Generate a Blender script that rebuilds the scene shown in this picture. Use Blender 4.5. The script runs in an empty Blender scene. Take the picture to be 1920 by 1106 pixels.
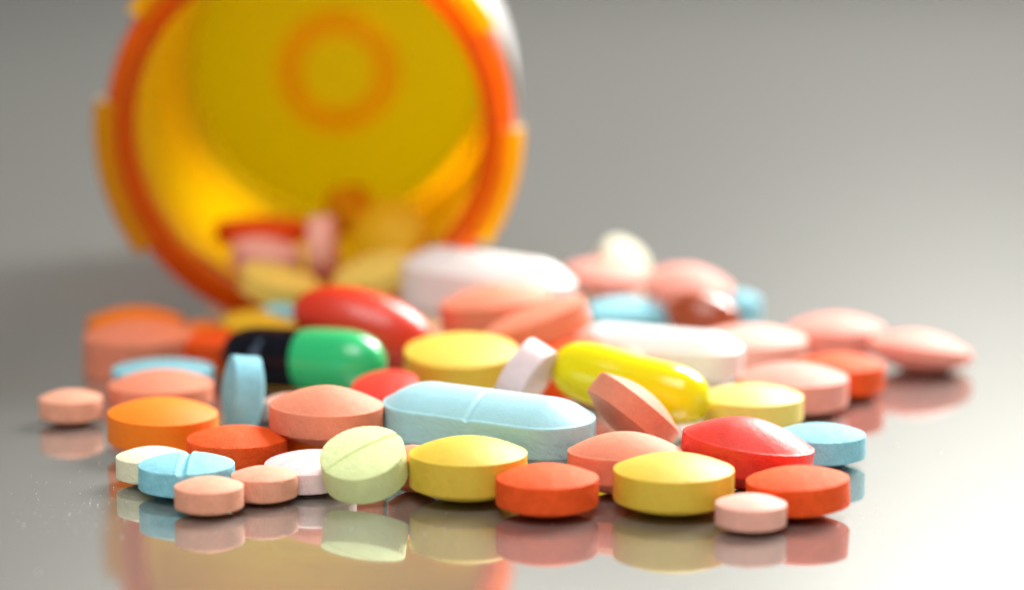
import bpy, bmesh, math, random
from mathutils import Vector, Matrix, noise

S = bpy.context.scene
C = S.collection
MM = 0.001
random.seed(7)

# ------------------------------------------------------------------ camera
F = 5200.0                     # focal length in pixels of a 1920-wide picture
PITCH = math.radians(9.64)
H = 57.4                       # height of the lens above the table, mm
cam_d = bpy.data.cameras.new('camera')
cam = bpy.data.objects.new('camera', cam_d); C.objects.link(cam)
cam_d.sensor_width = 36; cam_d.lens = F / 1920 * 36
cam.location = (0, 0, H * MM)
cam.rotation_euler = (math.radians(90) - PITCH, 0, 0)
cam_d.clip_start = 0.02; cam_d.clip_end = 20
cam_d.dof.use_dof = True
cam_d.dof.focus_distance = 0.243
cam_d.dof.aperture_fstop = 12.5
cam_d.dof.aperture_blades = 9
S.camera = cam

# ------------------------------------------------------------------ light
W = bpy.data.worlds.new('World'); S.world = W; W.use_nodes = True
bg = W.node_tree.nodes['Background']
bg.inputs[0].default_value = (1.0, 0.98, 0.93, 1); bg.inputs[1].default_value = 0.24

def area(name, loc, target, size, power, col, size_y=None, spread=180):
    l = bpy.data.lights.new(name, 'AREA'); o = bpy.data.objects.new(name, l); C.objects.link(o)
    l.shape = 'RECTANGLE'; l.size = size; l.size_y = size_y or size
    l.energy = power; l.color = col; l.spread = math.radians(spread)
    o.location = loc
    d = Vector(target) - Vector(loc); o.rotation_euler = d.to_track_quat('-Z', 'Y').to_euler()
    return o
KEY = area('key_softbox', (0.34, 0.76, 0.46), (0.0, 0.27, 0.0), 0.38, 16.0, (1, 0.975, 0.94))
area('top_softbox', (-0.05, -0.18, 0.80), (0, 0.27, 0), 0.5, 5.6, (1, 0.99, 0.97))
def spot(name, loc, target, power, angle, blend, col=(1, 1, 1), r=0.05):
    l = bpy.data.lights.new(name, 'SPOT'); o = bpy.data.objects.new(name, l); C.objects.link(o)
    l.energy = power; l.color = col; l.spot_size = math.radians(angle); l.spot_blend = blend; l.shadow_soft_size = r
    o.location = loc
    d = Vector(target) - Vector(loc); o.rotation_euler = d.to_track_quat('-Z', 'Y').to_euler()
    return o
spot('backdrop_spot', (0.75, 1.0, 0.95), (0.37, 1.6, 0.43), 340, 27, 1.0)
area('backdrop_strip', (0.24, 1.48, 0.60), (0.25, 1.6, 0.44), 1.0, 14.5, (1, 1, 1), size_y=0.08)

S.view_settings.view_transform = 'Standard'; S.view_settings.look = 'None'
S.view_settings.exposure = 0.0; S.view_settings.gamma = 1.0
S.render.engine = 'CYCLES'
S.cycles.use_denoising = True
S.cycles.max_bounces = 12; S.cycles.diffuse_bounces = 5; S.cycles.glossy_bounces = 5
S.cycles.transmission_bounces = 8; S.cycles.transparent_max_bounces = 16
S.cycles.caustics_reflective = True; S.cycles.blur_glossy = 1.0; S.cycles.caustics_refractive = False
S.cycles.sample_clamp_indirect = 6

# ------------------------------------------------------------------ helpers
def tan_row(v):
    return math.tan(PITCH + math.atan((v - 553) / F))
def place(u, v, z=None, y=None):
    """centre of a thing (mm) seen in photo pixel (u,v), at height z or distance y"""
    t = tan_row(v)
    if y is None: y = (H - z) / t
    else: z = H - y * t
    depth = y * math.cos(PITCH) + (H - z) * math.sin(PITCH)
    return Vector(((u - 960) / F * depth, y, z)), depth

def tag(o, label, cat, group=None, kind=None):
    if label: o['label'] = label
    if cat: o['category'] = cat
    if group: o['group'] = group
    if kind: o['kind'] = kind
    return o

def link_mesh(name, verts, faces, mat, parent=None, smooth=True, angle=40):
    me = bpy.data.meshes.new(name)
    me.from_pydata([tuple(c * MM for c in v) for v in verts], [], faces)
    bm = bmesh.new(); bm.from_mesh(me)
    bmesh.ops.remove_doubles(bm, verts=bm.verts, dist=1e-7)
    bmesh.ops.recalc_face_normals(bm, faces=bm.faces)
    bm.to_mesh(me); bm.free()
    if smooth:
        me.polygons.foreach_set('use_smooth', [True] * len(me.polygons))
        if angle < 180:
            me.set_sharp_from_angle(angle=math.radians(angle))
    me.materials.append(mat)
    o = bpy.data.objects.new(name, me); C.objects.link(o)
    if parent: o.parent = parent
    return o

# ------------------------------------------------------------------ materials
def nodes(name):
    m = bpy.data.materials.new(name); m.use_nodes = True
    return m, m.node_tree, m.node_tree.nodes['Principled BSDF']

def tablet_mat(name, col, rough=0.55, grain=0.35, sss=0.25, speck=0.06, coat=0.0):
    m, nt, p = nodes(name)
    n, l = nt.nodes, nt.links
    tc = n.new('ShaderNodeTexCoord')
    n1 = n.new('ShaderNodeTexNoise'); n1.inputs['Scale'].default_value = 5200; n1.inputs['Detail'].default_value = 4; n1.inputs['Roughness'].default_value = .65
    n2 = n.new('ShaderNodeTexNoise'); n2.inputs['Scale'].default_value = 900; n2.inputs['Detail'].default_value = 3
    l.new(tc.outputs['Object'], n1.inputs['Vector']); l.new(tc.outputs['Object'], n2.inputs['Vector'])
    mix = n.new('ShaderNodeMix'); mix.data_type = 'RGBA'
    dark = [c * (1 - speck * 2.0) for c in col]; lite = [min(1, c * (1 + speck) + speck * .08) for c in col]
    mix.inputs[6].default_value = (*dark, 1); mix.inputs[7].default_value = (*lite, 1)
    mr = n.new('ShaderNodeMapRange'); mr.inputs[1].default_value = .3; mr.inputs[2].default_value = .7
    add = n.new('ShaderNodeMath'); add.operation = 'MULTIPLY_ADD'; add.inputs[1].default_value = .5; add.inputs[2].default_value = 0
    add2 = n.new('ShaderNodeMath'); add2.operation = 'MULTIPLY_ADD'; add2.inputs[1].default_value = .5
    l.new(n1.outputs['Fac'], add.inputs[0]); l.new(n2.outputs['Fac'], add2.inputs[0]); l.new(add.outputs[0], add2.inputs[2])
    l.new(add2.outputs[0], mr.inputs[0]); l.new(mr.outputs[0], mix.inputs[0])
    l.new(mix.outputs[2], p.inputs['Base Color'])
    b = n.new('ShaderNodeBump'); b.inputs['Strength'].default_value = grain; b.inputs['Distance'].default_value = 0.00012
    l.new(n1.outputs['Fac'], b.inputs['Height'])
    b2 = n.new('ShaderNodeBump'); b2.inputs['Strength'].default_value = grain * .6; b2.inputs['Distance'].default_value = 0.0003
    l.new(n2.outputs['Fac'], b2.inputs['Height']); l.new(b.outputs[0], b2.inputs['Normal'])
    l.new(b2.outputs[0], p.inputs['Normal'])
    p.inputs['Roughness'].default_value = rough
    p.inputs['Specular IOR Level'].default_value = .22 if rough > .55 else .42
    p.inputs['Subsurface Weight'].default_value = sss
    p.inputs['Subsurface Radius'].default_value = (1.0, .5, .3)
    p.inputs['Subsurface Scale'].default_value = 0.0006
    p.inputs['Coat Weight'].default_value = coat; p.inputs['Coat Roughness'].default_value = .3
    return m

def gel_mat(name, col, rough=.16, sss=.4):
    m, nt, p = nodes(name)
    n, l = nt.nodes, nt.links
    tc = n.new('ShaderNodeTexCoord')
    n2 = n.new('ShaderNodeTexNoise'); n2.inputs['Scale'].default_value = 260; n2.inputs['Detail'].default_value = 2
    l.new(tc.outputs['Object'], n2.inputs['Vector'])
    b = n.new('ShaderNodeBump'); b.inputs['Strength'].default_value = .12; b.inputs['Distance'].default_value = 0.0006
    l.new(n2.outputs['Fac'], b.inputs['Height']); l.new(b.outputs[0], p.inputs['Normal'])
    p.inputs['Base Color'].default_value = (*col, 1)
    p.inputs['Roughness'].default_value = rough
    p.inputs['Subsurface Weight'].default_value = sss
    p.inputs['Subsurface Radius'].default_value = (1.0, .7, .3)
    p.inputs['Subsurface Scale'].default_value = 0.0015
    p.inputs['Coat Weight'].default_value = .3; p.inputs['Coat Roughness'].default_value = .08
    return m

T = dict(
    salmon=tablet_mat('salmon_coating', (.83, .27, .16), .6, .30),
    peach=tablet_mat('peach_chalk', (.84, .39, .26), .7, .5, speck=.08),
    pink=tablet_mat('pink_coating', (.86, .33, .26), .62, .25),
    rose=tablet_mat('pale_rose_chalk', (.86, .45, .36), .6, .35),
    lavender=tablet_mat('pale_lavender_pink', (.85, .66, .66), .5, .2),
    orange=tablet_mat('orange_coating', (.93, .22, .01), .58, .14, speck=.03),
    redorange=tablet_mat('red_orange_chalk', (.96, .095, .006), .65, .75, speck=.12),
    red=tablet_mat('red_coating', (.86, .05, .03), .38, .3, speck=.08),
    yellow=tablet_mat('mustard_yellow_coating', (.74, .51, .045), .52, .22, speck=.05),
    gold=tablet_mat('golden_yellow_coating', (.80, .52, .03), .4, .2),
    amberyellow=tablet_mat('amber_yellow_coating', (.98, .72, .01)),
    cream=tablet_mat('cream_chalk', (.82, .80, .58), .6, .4),
    butter=tablet_mat('butter_yellow_chalk', (.84, .66, .14), .5, .25),
    lime=tablet_mat('pale_lime_chalk', (.82, .92, .46), .75, .6, speck=.05),
    blue=tablet_mat('sky_blue_chalk', (.28, .66, .78), .7, .8, speck=.10),
    paleblue=tablet_mat('pale_blue_coating', (.40, .72, .80), .5, .18, speck=.04),
    white=tablet_mat('white_coating', (.88, .87, .84), .4, .15, speck=.02),
)
G = dict(
    yellow=gel_mat('bright_yellow_gelatin', (.90, .78, .0), .1),
    red=gel_mat('red_gelatin', (.80, .04, .01), .4),
    brown=gel_mat('red_brown_gelatin', (.36, .07, .02), .15),
    green=gel_mat('green_gelatin', (.03, .60, .21), .25),
    black=gel_mat('black_gelatin', (.004, .005, .010), .12, 0),
)

pb = G['black'].node_tree.nodes['Principled BSDF']; pb.inputs['Coat Weight'].default_value = 0; pb.inputs['Specular IOR Level'].default_value = .25

# ------------------------------------------------------------------ tablet builder
def tablet_mesh(name, mat, a, b, shape, t, h, seg, rings, score=None, rough=0.012, seed=0, power=2.0, fold=None):
    """a,b half sizes; shape 'oval' or 'stadium'; t band thickness; h dome height; score=(angle_deg,width,depth)"""
    out = []
    for i in range(seg):
        an = 2 * math.pi * i / seg
        c, s = math.cos(an), math.sin(an)
        if shape == 'stadium':
            k = a - b
            # arclength walk round a stadium
            per = 4 * k + 2 * math.pi * b; d = per * i / seg
            if d < math.pi * b:
                q = -math.pi / 2 + d / b; m = Vector((k, 0)); p = m + Vector((b * math.cos(q), b * math.sin(q)))
            elif d < math.pi * b + 2 * k:
                e = d - math.pi * b; m = Vector((k - e, 0)); p = m + Vector((0, b))
            elif d < 2 * math.pi * b + 2 * k:
                q = math.pi / 2 + (d - math.pi * b - 2 * k) / b; m = Vector((-k, 0)); p = m + Vector((b * math.cos(q), b * math.sin(q)))
            else:
                e = d - 2 * math.pi * b - 2 * k; m = Vector((-k + e, 0)); p = m + Vector((0, -b))
        else:
            m = Vector((0, 0)); p = Vector((a * c, b * s))
        out.append((m, p))
    r = min(a, b)
    bev = 0.16 if shape == 'stadium' else 0.07
    land = (0.26 if shape == 'stadium' else 0.09) / r
    prof = []
    for k in range(rings + 1):
        s = (1 - land) * (k / rings) ** .9
        q = s / (1 - land)
        prof.append((s, t / 2 + h * (1 - q ** power)))
    prof += [(1 - land * .35, t / 2 - bev * .16), (1 - land * .07, t / 2 - bev * .55), (1.0, t / 2 - bev * 1.2)]
    nb = max(2, int(t / (0.16 if seg > 200 else 0.5)))
    side = [(1.0, t / 2 - bev * 1.2 - (t - 2.4 * bev) * j / nb) for j in range(1, nb)]
    low = [(s, -z) for s, z in reversed(prof)]
    full = prof + side + low
    nfull = len(full)
    verts = []
    off = Vector((seed * 7.31, seed * 3.17, seed * 1.9))
    if score: sa = math.radians(score[0]); sd = Vector((-math.sin(sa), math.cos(sa)))
    for k, (s, z) in enumerate(full):
        top = z > 0
        edge = max(0.0, 1 - abs(s - 1) / (0.10))
        for m, p in out:
            q = m + (p - m) * s
            zz = z
            if score and top and s < 1.0:
                d = abs(q.dot(sd))
                if d < score[1]:
                    f = (1 - (d / score[1]) ** 1.5)
                    zz -= score[2] * f
                elif d < score[1] * 1.5:
                    zz += score[2] * .08
            P = Vector((q.x, q.y, zz))
            n1 = noise.noise(P * 3.2 + off); n2 = noise.noise(P * 9 + off)
            if edge > 0:
                g = noise.noise(P * 2.1 + off * 2)
                chip = max(0, noise.noise(P * 6.5 + off * 3) - .30) * .20
                P += Vector((q.x, q.y, 0)).normalized() * (rough * (n1 + n2) - chip) * edge
                P.z += rough * n2 * .8 * edge - (chip * .8 if top else -chip * .8) * edge
            else:
                P.z += rough * .3 * n1
            verts.append(tuple(P))
    faces = []
    for k in range(nfull - 1):
        for i in range(seg):
            j = (i + 1) % seg
            faces.append((k * seg + i, k * seg + j, (k + 1) * seg + j, (k + 1) * seg + i))
    o = link_mesh(name, verts, faces, mat, angle=180)
    return o

def orient(o, pos, n=(0, 0, 1), spin=0):
    n = Vector(n).normalized()
    # x axis of the thing: spin (deg) about the normal, measured from the picture's right
    x = Vector((1, 0, 0)); x = (x - n * x.dot(n))
    if x.length < 1e-3: x = Vector((0, 1, 0)) - n * n.y
    x.normalize(); y = n.cross(x)
    a = math.radians(spin)
    X = x * math.cos(a) + y * math.sin(a); Y = n.cross(X)
    M = Matrix((X, Y, n)).transposed().to_4x4()
    M.translation = pos * MM
    o.matrix_world = M

PLACED = []
_seed = 0
def tablet(name, color, u, v, w, Tpx, hpx, label, n=(0, 0, 1), spin=0, z=None, y=None, asp=1.0, shape='oval',
           score=None, q=1, group='loose tablets heaped in front of the bottle', power=2.0, cat='tablet', L=None):
    """w,Tpx,hpx: width, band height, dome height in photo pixels. z/y in mm. asp: short/long half size."""
    global _seed; _seed += 1
    if z is None and y is None:
        d = 250
        for _ in range(5):
            z0 = (Tpx / 2 + hpx) * d / F
            pos, d = place(u, v, z=z0)
    else:
        pos, d = place(u, v, z=z, y=y)
    k = d / F
    a = (L if L else w * k) / 2; b = a * asp
    if q == 2: seg, rings = (320, 60) if score else (240, 30)
    elif q == 1: seg, rings = 144, 18
    else: seg, rings = 72, 10
    sc = (score[0], score[1], score[2]) if score else None
    o = tablet_mesh(name, T[color], a, b, shape, Tpx * k, hpx * k, seg, rings, sc, seed=_seed,
                    rough=(0.030 if color in ('lime', 'blue', 'redorange', 'peach') else 0.014) if q == 2 else 0.012, power=power)
    orient(o, pos, n, spin)
    tag(o, label, cat, group)
    PLACED.append((o, u, v))
    return o

# ------------------------------------------------------------------ setting
m, nt, p = nodes('glossy_grey_acrylic')
n, l = nt.nodes, nt.links
tc = n.new('ShaderNodeTexCoord'); ns = n.new('ShaderNodeTexNoise'); ns.inputs['Scale'].default_value = 14; ns.inputs['Detail'].default_value = 5
l.new(tc.outputs['Object'], ns.inputs['Vector'])
mr = n.new('ShaderNodeMapRange'); mr.inputs[3].default_value = .035; mr.inputs[4].default_value = .075
l.new(ns.outputs['Fac'], mr.inputs[0]); l.new(mr.outputs[0], p.inputs['Roughness'])
p.inputs['Base Color'].default_value = (.58, .572, .535, 1); p.inputs['Metallic'].default_value = .78
p.inputs['IOR'].default_value = 2.0
table_mat = m
def sheet(name, x0, x1, y0, y1, z, nx, ny, mat):
    vs = [(x0 + (x1 - x0) * i / nx, y0 + (y1 - y0) * j / ny, z) for j in range(ny + 1) for i in range(nx + 1)]
    fs = [(j * (nx + 1) + i, j * (nx + 1) + i + 1, (j + 1) * (nx + 1) + i + 1, (j + 1) * (nx + 1) + i) for j in range(ny) for i in range(nx)]
    return link_mesh(name, vs, fs, mat, smooth=False)
tb = sheet('tabletop', -1600, 1600, -700, 1598, 0, 4, 4, table_mat)
tag(tb, 'glossy grey tabletop that mirrors the tablets', None, kind='structure')
m, nt, p = nodes('backdrop_paper')
p.inputs['Base Color'].default_value = (.15, .15, .139, 1); p.inputs['Roughness'].default_value = .9
ns = nt.nodes.new('ShaderNodeTexNoise'); ns.inputs['Scale'].default_value = 3
b = nt.nodes.new('ShaderNodeBump'); b.inputs['Strength'].default_value = .05
nt.links.new(ns.outputs['Fac'], b.inputs['Height']); nt.links.new(b.outputs[0], p.inputs['Normal'])
vs, fs = [], []
prof = [(1600, -40), (1600, 0), (1600, 500), (1600, 1500)]
for j, (y, z) in enumerate(prof):
    for i in range(9): vs.append((-1600 + 400 * i, y, z))
for j in range(len(prof) - 1):
    for i in range(8): fs.append((j * 9 + i, j * 9 + i + 1, (j + 1) * 9 + i + 1, (j + 1) * 9 + i))
bd = link_mesh('backdrop', vs, fs, m)
tag(bd, 'plain grey studio backdrop standing behind the table', None, kind='structure')

# ------------------------------------------------------------------ bottle
def plastic(name, tr, body, w_tr=.62, gl=.9):
    m = bpy.data.materials.new(name); m.use_nodes = True
    nt = m.node_tree; nt.nodes.clear(); n, l = nt.nodes, nt.links
    out = n.new('ShaderNodeOutputMaterial')
    t = n.new('ShaderNodeBsdfTransparent'); t.inputs[0].default_value = (*tr, 1)
    tl = n.new('ShaderNodeBsdfTranslucent'); tl.inputs[0].default_value = (*body, 1)
    df = n.new('ShaderNodeBsdfDiffuse'); df.inputs[0].default_value = (*body, 1)
    g = n.new('ShaderNodeBsdfGlossy'); g.inputs[0].default_value = (gl, gl, gl, 1); g.inputs['Roughness'].default_value = .35
    m1 = n.new('ShaderNodeMixShader'); m1.inputs[0].default_value = .4
    l.new(tl.outputs[0], m1.inputs[1]); l.new(df.outputs[0], m1.inputs[2])
    m2 = n.new('ShaderNodeMixShader'); m2.inputs[0].default_value = w_tr
    l.new(m1.outputs[0], m2.inputs[1]); l.new(t.outputs[0], m2.inputs[2])
    fr = n.new('ShaderNodeFresnel'); fr.inputs[0].default_value = 1.22
    m3 = n.new('ShaderNodeMixShader'); l.new(fr.outputs[0], m3.inputs[0])
    l.new(m2.outputs[0], m3.inputs[1]); l.new(g.outputs[0], m3.inputs[2]); l.new(m3.outputs[0], out.inputs[0])
    return m
amber = plastic('amber_plastic', (.97, .60, .01), (.66, .24, .0), .68)
amber_base = plastic('amber_base_plastic', (.93, .80, .015), (.84, .60, .0), .82)
amber_thick = plastic('amber_thick_plastic', (1.0, .54, .0), (1.0, .27, .0), .42)

amber_ring = plastic('amber_ring_plastic', (.985, .76, .03), (1.0, .55, .0), .88)
amber_lug = plastic('amber_lug_plastic', (1.0, .82, .02), (1.0, .62, .0), .5)
YR = 306.0            # rim plane, mm from the lens
rim_c = Vector((-22.5, YR, 23.9)); base_c = Vector((-23.7, YR + 75, 24.1))
bottle = bpy.data.objects.new('pill_bottle', None); C.objects.link(bottle)
bottle.empty_display_size = .02
ax = (base_c - rim_c).normalized(); bx = Vector((1, 0, 0)); bx = (bx - ax * bx.dot(ax)).normalized(); bz = bx.cross(ax)
# local frame: x right, y along the axis away from the lens, z up
M = Matrix((bx, ax, bz)).transposed().to_4x4(); M.translation = rim_c * MM
bottle.matrix_world = M
tag(bottle, 'open amber plastic pill bottle lying on its side with its notched rim toward the lens', 'bottle')
def lathe(name, prof, mat, a0=0, a1=360, seg=128, close=True, cap=False):
    full = abs(a1 - a0) >= 360
    nseg = seg if full else seg
    cols = nseg if full else nseg + 1
    vs, fs = [], []
    for i in range(cols):
        a = math.radians(a0 + (a1 - a0) * i / nseg)
        for r, y in prof: vs.append((r * math.cos(a), y, r * math.sin(a)))
    L = len(prof)
    for i in range(nseg):
        j = (i + 1) % cols
        for k in range(L if close else L - 1):
            k2 = (k + 1) % L
            fs.append((i * L + k, j * L + k, j * L + k2, i * L + k2))
    if not full and close:
        fs.append(tuple(range(L))); fs.append(tuple((cols - 1) * L + k for k in range(L)))
    return link_mesh(name, vs, fs, mat, parent=bottle, angle=35)
# body: shoulder, tapering wall (closed shell of 1.2 mm)
lathe('bottle_body', [(19.6, 5), (19.9, 9), (21.2, 12), (21.7, 14), (20.2, 73), (21.6, 75.2), (22.6, 74), (23.2, 15), (22.8, 12.2), (21.0, 9.4), (20.9, 5)], amber)
lathe('neck', [(19.3, 0.3), (19.5, 5.0), (20.9, 5.0), (21.2, 4.4), (21.2, 0.6), (20.8, 0), (19.7, 0)], amber_thick)
lathe('rim_flange', [(21.2, 1.0), (21.2, 3.6), (22.3, 3.4), (22.7, 2.9), (22.7, 1.7), (22.3, 1.2)], amber_thick)
# base disc with moulded ring
lathe('base', [(0.01, 71.6), (5.0, 71.6), (5.3, 71.2), (7.8, 71.2), (8.1, 71.6), (18.6, 71.8), (20.1, 70.6), (20.1, 73.0), (18.4, 73.4), (0.01, 73.4)], amber_base, close=False)
lathe('base_ring', [(5.2, 70.2), (7.9, 70.2), (8.3, 71.1), (5.0, 71.1)], amber_ring)
for a0, a1 in ((-33, 0), (29, 68), (106, 146), (172, 216), (264, 300)):
    lathe('lug', [(21.4, -.2), (23.5, -.1), (23.9, 0.4), (23.9, 5.6), (23.3, 6.2), (22.8, 6.2), (22.8, 4.0), (21.4, .8)], amber_lug, a0, a1, seg=24)
m, nt, p = nodes('label_paper'); p.inputs['Base Color'].default_value = (.82, .82, .82, 1); p.inputs['Roughness'].default_value = .5
lathe('label', [(23.28, 16), (23.28, 66), (23.42, 66), (23.42, 16)], m, -8, 84, seg=48)

# ------------------------------------------------------------------ tablets, front row
tablet('round_tablet', 'cream', 286, 873, 136, 40, 15, 'cream white round tablet at the left front, half behind the scored blue one', q=2)
tablet('scored_tablet', 'blue', 350, 890, 180, 44, 18, 'sky blue round tablet with a deep score line, front left beside the cream tablet', score=(90, .42, .38), q=2)
tablet('round_tablet', 'peach', 392, 929, 130, 40, 15, 'small peach tablet nearest the lens at the left, overlapping the blue scored one', q=2)
tablet('round_tablet', 'peach', 496, 908, 125, 40, 14, 'small peach tablet between the front peach tablet and the leaning lime one', q=2)
tablet('scored_tablet', 'lavender', 582, 884, 172, 38, 16, 'pale pink scored tablet behind the small peach tablet, left of the lime one', score=(38, .2, .14), n=(-.03, -.06, 1), q=2)
tablet('scored_tablet', 'lime', 683, 871, 160, 60, 9, 'pale lime green scored tablet tipped up toward the lens', n=(-.13, -.43, .89), spin=0, score=(34, .22, .16), z=3.15, q=2)
tablet('round_tablet', 'yellow', 878, 878, 222, 62, 28, 'mustard yellow tablet in front of the pale blue caplet', q=2)
tablet('round_tablet', 'redorange', 1026, 918, 193, 50, 22, 'red orange tablet in the middle of the front row between two yellow ones', q=2)
tablet('round_tablet', 'yellow', 1263, 906, 227, 58, 26, 'mustard yellow tablet left of the small pale pink one in the front row', q=2)
tablet('round_tablet', 'rose', 1408, 961, 134, 40, 14, 'small pale pink tablet nearest the lens at the right', q=2)
tablet('round_tablet', 'redorange', 1496, 921, 193, 50, 20, 'orange red tablet behind the small pale pink one at the right front', n=(-.05, .0, 1), q=2)
tablet('round_tablet', 'blue', 1539, 833, 167, 42, 17, 'light blue tablet at the right edge of the heap beside the big red one', q=2)
tablet('oval_tablet', 'salmon', 1172, 868, 217, 50, 34, 'domed salmon tablet behind the red orange and right mustard tablets', q=2, asp=.80)
tablet('oval_tablet', 'red', 1400, 850, 250, 54, 42, 'large glossy red domed tablet at the right, behind the yellow one', q=2, asp=.74, n=(.12, -.04, 1), spin=-14, power=1.8)
tablet('round_tablet', 'salmon', 775, 878, 96, 50, 20, 'salmon tablet mostly hidden between the lime and mustard tablets', q=1)
# second row
tablet('round_tablet', 'redorange', 445, 842, 188, 46, 19, 'red orange tablet behind the blue scored one at the left', q=2)
tablet('round_tablet', 'orange', 305, 798, 206, 52, 24, 'bright orange tablet behind the cream one at the left', n=(.03, -.03, 1), q=2)
tablet('oval_tablet', 'salmon', 612, 779, 214, 46, 34, 'large high domed salmon tablet in front of the green capsule', q=2, asp=.86, z=4.6, n=(.02, -.05, 1), power=1.65)
tablet('round_tablet', 'orange', 590, 832, 130, 36, 12, 'orange tablet squeezed in the shade under the large domed salmon tablet', q=1)
tablet('round_tablet', 'rose', 548, 766, 104, 34, 10, 'tiny pale pink tablet peeping out behind the large domed salmon one', q=1)
tablet('round_tablet', 'blue', 455, 735, 136, 52, 12, 'pale blue tablet standing on its edge beside the black capsule end', n=(-.955, -.26, .12), z=3.6, q=1)
tablet('scored_caplet', 'paleblue', 915, 795, 392, 62, 34, 'long pale blue scored caplet lying across the middle', L=20.6, asp=.43, shape='stadium', spin=-27, score=(90, .34, .20), q=2, n=(.0, -.05, 1), z=4.0)
tablet('round_tablet', 'salmon', 1187, 772, 186, 44, 26, 'salmon tablet tipped on edge against the yellow softgel', n=(-.62, -.22, -.75), z=4.6, q=2)
tablet('round_tablet', 'butter', 1410, 763, 192, 44, 19, 'yellow tablet right of the yellow softgel and behind the big red tablet', q=1)
tablet('round_tablet', 'white', 1290, 806, 60, 20, 8, 'small white tablet barely showing under the yellow softgel', q=1)
# middle of the heap
tablet('round_tablet', 'yellow', 865, 679, 214, 50, 12, 'flat topped mustard tablet behind the blue caplet, right of the red softgel', z=4.6, n=(0, -.13, 1), power=2.4)
tablet('round_tablet', 'red', 724, 744, 126, 54, 8, 'glossy red tablet half hidden under the green capsule and the mustard tablet', n=(-.1, -.25, 1), z=2.6)
tablet('round_tablet', 'lavender', 986, 706, 138, 52, 8, 'pale lilac tablet leaning on edge between mustard tablet and yellow softgel', n=(.80, -.36, -.45), z=5.2)
tablet('round_tablet', 'redorange', 1062, 690, 176, 48, 20, 'red orange tablet tilted behind the left end of the yellow softgel', n=(-.15, -.25, .95), y=274)
tablet('round_tablet', 'salmon', 1160, 672, 96, 26, 12, 'salmon brown tablet edge just above the yellow softgel, in front of the white caplet', n=(.1, -.2, 1), y=273, q=0)
tablet('caplet', 'white', 1230, 668, 310, 52, 30, 'long white caplet behind the yellow softgel', L=18.6, asp=.42, shape='stadium', spin=-24, z=3.4)
tablet('round_tablet', 'lavender', 836, 636, 66, 24, 8, 'tiny lilac tablet peeping over the flat topped mustard one', y=290, q=0)
tablet('oval_tablet', 'salmon', 932, 582, 214, 44, 26, 'salmon tablet resting against the big white caplet at the back', n=(-.10, .0, 1), y=289, asp=.9)
tablet('oval_tablet', 'salmon', 1010, 612, 196, 48, 12, 'salmon tablet tipped up on its left edge in the centre of the heap', n=(-.34, -.03, .94), y=280, asp=.86)
tablet('caplet', 'white', 913, 545, 336, 76, 34, 'largest white caplet at the back, in front of the bottle mouth', L=19.6, asp=.47, shape='stadium', spin=-15, n=(.09, -.03, 1), y=302)
tablet('round_tablet', 'gold', 484, 627, 142, 54, 18, 'golden yellow tablet behind the black capsule end, below the bottle mouth', n=(.05, -.1, 1))
tablet('round_tablet', 'blue', 525, 590, 76, 22, 10, 'small light blue tablet peeping between golden tablet and red softgel', z=4.5, q=0)
# left back group
tablet('round_tablet', 'peach', 133, 762, 119, 36, 14, 'small peach tablet lying apart at the far left', q=1)
tablet('oval_tablet', 'salmon', 302, 735, 196, 34, 24, 'salmon tablet between the bright orange and the light blue one at the left')
tablet('round_tablet', 'blue', 306, 704, 190, 30, 12, 'light blue tablet seen as a thin crescent above a salmon one at the left', y=277)
tablet('round_tablet', 'salmon', 266, 662, 216, 72, 26, 'thickest salmon tablet at the left back', y=289)
tablet('round_tablet', 'orange', 254, 618, 182, 40, 22, 'blurred orange tablet behind the thickest salmon one')
tablet('round_tablet', 'redorange', 405, 655, 140, 40, 16, 'red orange tablet half hidden left of the golden tablet', y=288, q=0)
tablet('round_tablet', 'orange', 378, 627, 90, 26, 12, 'small orange tablet near the foot of the bottle at the left', q=0)
# right back group
tablet('round_tablet', 'blue', 1178, 594, 156, 40, 16, 'light blue tablet behind the white caplet near the brown softgel', q=0)
tablet('oval_tablet', 'pink', 1290, 544, 164, 36, 28, 'pink domed tablet on top of the brown softgel', n=(.12, -.1, 1), y=313, spin=10, q=0)
tablet('round_tablet', 'blue', 1388, 580, 78, 40, 14, 'small light blue tablet farthest right behind the brown softgel', q=0)
tablet('oval_tablet', 'pink', 1138, 520, 154, 24, 18, 'pink tablet lying on a cream one behind the big white caplet', y=325, n=(.08, -.05, 1), q=0)
tablet('round_tablet', 'cream', 1146, 560, 130, 22, 10, 'cream tablet under the pink one behind the light blue tablet', q=0)
tablet('round_tablet', 'cream', 1168, 494, 96, 34, 12, 'cream tablet tilted up at the very back, topmost of the right back group', n=(.5, -.45, .7), y=337, q=0)
tablet('round_tablet', 'rose', 1410, 652, 206, 38, 22, 'pale pink tablet just right of the white caplet end', q=1)
tablet('round_tablet', 'pink', 1486, 730, 208, 50, 24, 'pink tablet behind the yellow one at the right', q=1, y=269)
tablet('round_tablet', 'redorange', 1574, 704, 168, 46, 18, 'orange red tablet touching two pink ones at the right back', y=277)
tablet('round_tablet', 'pink', 1568, 630, 180, 38, 22, 'pink tablet at the back left of the outermost pink one')
tablet('oval_tablet', 'pink', 1725, 658, 198, 18, 30, 'outermost pink lens shaped tablet alone at the far right', n=(.12, .12, 1), q=1)
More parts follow.
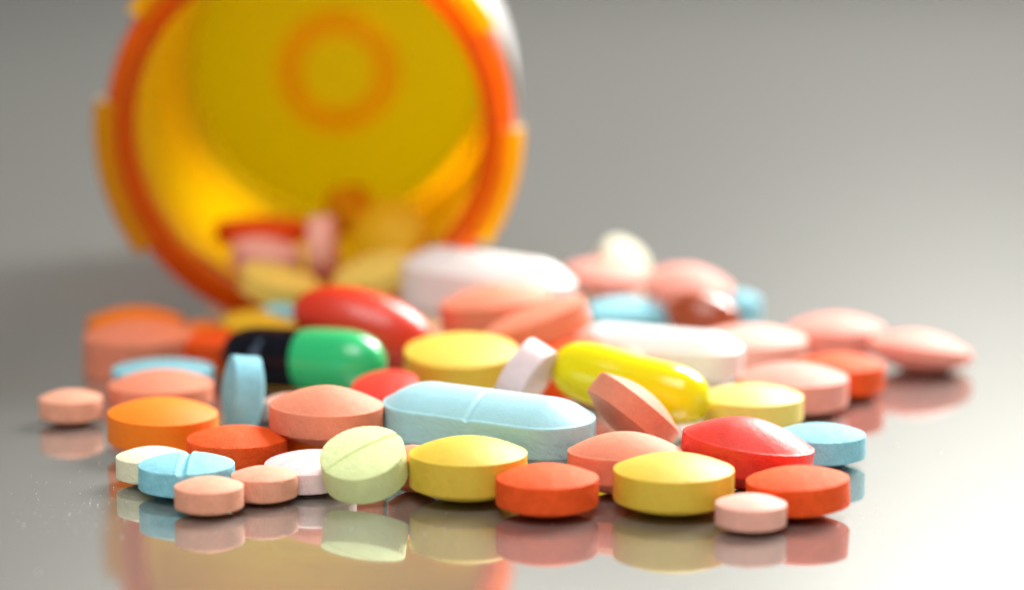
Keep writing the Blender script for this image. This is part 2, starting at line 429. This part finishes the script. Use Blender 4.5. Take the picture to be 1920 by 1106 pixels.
# in the bottle mouth
gin = 'tablets inside the bottle mouth'
tablet('round_tablet', 'butter', 524, 536, 152, 40, 10, 'cream yellow tablet at the lip of the bottle mouth', n=(.28, -.12, 1), y=304, group=gin, q=0)
tablet('round_tablet', 'butter', 700, 518, 150, 34, 14, 'yellow tablet leaning at the right of the bottle lip behind the white caplet', n=(-.28, -.22, .92), y=306, group=gin, q=0)
tablet('round_tablet', 'rose', 500, 484, 132, 40, 16, 'pale pink tablet inside the bottle under the red one', n=(.18, -.12, 1), y=314, group=gin, q=0)
tablet('round_tablet', 'redorange', 490, 434, 172, 32, 8, 'red tablet inside the bottle lying on the pale pink one', n=(.0, .0, 1), y=321, group=gin, q=0)
tablet('round_tablet', 'rose', 606, 468, 126, 42, 8, 'pale pink tablet standing on edge in the bottle mouth', n=(.995, -.06, .05), y=313, group=gin, q=0)
tablet('round_tablet', 'amberyellow', 655, 395, 96, 44, 14, 'orange yellow tablet deepest in the bottle, standing up', n=(.75, -.6, .2), y=338, group=gin, q=0)
tablet('round_tablet', 'amberyellow', 733, 442, 134, 44, 20, 'yellow tablet inside the bottle at the right', n=(-.2, -.75, .5), y=326, group=gin, q=0)

# ------------------------------------------------------------------ capsules
def gel_mesh(name, mat, L, r, waist=0.0, ex=2.0, seam=0.0, seg=96, n=80, x0=-1, x1=1, ins=0.0, power=None, parent=None, flat=1.0):
    """body of revolution about x; straight flanks if ex is None (hemisphere ends)"""
    vs, fs = [], []
    xs = [-math.cos(math.pi * i / n) for i in range(n + 1)]
    xs = [x0 + (x1 - x0) * (x + 1) / 2 for x in xs] if (x0, x1) != (-1, 1) else xs
    for i, x in enumerate(xs):
        X = x * L / 2
        if ex is None:
            c = L / 2 - r
            rr = r if abs(X) < c else math.sqrt(max(0, r * r - (abs(X) - c) ** 2))
        else:
            rr = r * max(0, 1 - abs(x) ** ex) ** (1 / 2.0)
        rr *= 1 - waist * math.exp(-(x / .38) ** 2)
        rr = max(rr - ins, 1e-4)
        for k in range(seg):
            a = 2 * math.pi * k / seg
            s = rr
            d = min(abs(a - math.pi), 99) ; d0 = min(a, 2 * math.pi - a)
            d = min(d, d0)
            if seam: s += seam * math.exp(-(d * rr / .16) ** 2)
            vs.append((X, s * math.cos(a), s * math.sin(a) * flat))
    for i in range(n):
        for k in range(seg):
            j = (k + 1) % seg
            fs.append((i * seg + k, i * seg + j, (i + 1) * seg + j, (i + 1) * seg + k))
    fs.append(tuple(range(seg))); fs.append(tuple(n * seg + k for k in range(seg)))
    return link_mesh(name, vs, fs, mat, parent=parent, angle=50)

def aim(o, pos, d, roll=0):
    d = Vector(d).normalized(); z = Vector((0, 0, 1)); z = (z - d * z.dot(d)).normalized(); y = z.cross(d)
    M = Matrix((d, y, z)).transposed() @ Matrix.Rotation(math.radians(roll), 3, 'X')
    M = M.to_4x4(); M.translation = pos * MM; o.matrix_world = M

gg = 'glossy capsules in the heap'
pos, d = place(1182, 719, z=4.7)
o = gel_mesh('softgel_capsule', G['yellow'], 16.2, 3.0, waist=.05, ex=5.0, seam=.09)
aim(o, pos, (.88, -.40, -.16), roll=-34)
tag(o, 'glossy bright yellow softgel behind the tipped salmon tablet', 'capsule', gg); PLACED.append((o, 1182, 719))
pos, d = place(682, 614, y=284)
o = gel_mesh('softgel_capsule', G['red'], 15.6, 3.9, ex=2.1, seam=.05)
aim(o, pos, (.92, -.25, -.25), roll=20)
tag(o, 'glossy red oval softgel behind the green capsule', 'capsule', gg); PLACED.append((o, 682, 607))
pos, d = place(1318, 594, y=301)
o = gel_mesh('softgel_capsule', G['brown'], 8.6, 2.7, ex=2.2, seam=.04, seg=64, n=48)
aim(o, pos, (.9, -.3, -.2))
tag(o, 'glossy red brown softgel under a pink tablet at the back right', 'capsule', gg); PLACED.append((o, 1318, 594))
# two-part capsule
pos, d = place(618, 676, z=3.5)
root = bpy.data.objects.new('two_tone_capsule', None); C.objects.link(root); root.empty_display_size = .01
aim(root, pos, (.90, -.43, .03))
tag(root, 'hard capsule with a rounded green half and a black half, below the red softgel', 'capsule', gg)
gel_mesh('capsule_cap', G['green'], 12.5, 3.3, ex=3.0, parent=root)
cb = gel_mesh('capsule_body', G['black'], 13.6, 3.12, ex=4.2, parent=root)
cb.location = (-5.6 * MM, 0, 0)
m, nt, p = nodes('pale_ink'); p.inputs['Base Color'].default_value = (.07, .11, .17, 1); p.inputs['Roughness'].default_value = .5
vs, fs = [], []
for k, (x, e, w_, h_) in enumerate(((-1.2, 38, .5, 7), (-1.5, 20, .9, 8), (-1.2, 4, .7, 6), (-1.0, -12, .5, 6))):
    q = len(vs)
    for ii in range(5):
        a = math.radians(180 - e + (ii / 4 - .5) * 2 * h_)
        for xx in (x - w_ / 2, x + w_ / 2):
            for rr in (3.05, 3.15): vs.append((xx, rr * math.cos(a), rr * math.sin(a)))
    for ii in range(4):
        b0 = q + ii * 4
        fs += [(b0, b0 + 4, b0 + 6, b0 + 2), (b0 + 1, b0 + 3, b0 + 7, b0 + 5), (b0, b0 + 1, b0 + 5, b0 + 4), (b0 + 2, b0 + 6, b0 + 7, b0 + 3)]
    fs += [(q, q + 2, q + 3, q + 1), (q + 16, q + 17, q + 19, q + 18)]
imp = link_mesh('printed_mark', vs, fs, m, parent=cb)

# ------------------------------------------------------------------ dust on the glossy surface
m, nt, p = nodes('tablet_dust'); p.inputs['Base Color'].default_value = (.8, .74, .68, 1); p.inputs['Roughness'].default_value = .8
vs, fs = [], []
rd = random.Random(3)
for i in range(420):
    if i < 150: u, v = rd.gauss(150, 70), rd.gauss(955, 22)
    elif i < 320: u, v = rd.uniform(200, 1650), rd.gauss(960, 28)
    else: u, v = rd.uniform(40, 1850), rd.uniform(760, 1090)
    if u < 10: continue
    p0, dd = place(u, v, z=0)
    r = rd.choice([.012, .02, .025, .04]) if rd.random() > .06 else .08
    k = len(vs)
    for (a, b_, c) in ((1, 0, 0), (-1, 0, 0), (0, 1, 0), (0, -1, 0), (0, 0, 1), (0, 0, -1)):
        vs.append((p0.x + a * r * rd.uniform(.7, 1.3), p0.y + b_ * r * rd.uniform(.7, 1.3), r + .001 + c * r * .9))
    for f in ((0, 2, 4), (2, 1, 4), (1, 3, 4), (3, 0, 4), (2, 0, 5), (1, 2, 5), (3, 1, 5), (0, 3, 5)):
        fs.append(tuple(k + q for q in f))
du = link_mesh('tablet_dust', vs, fs, m, smooth=False)
tag(du, 'specks of tablet dust on the glossy tabletop', None, kind='stuff')
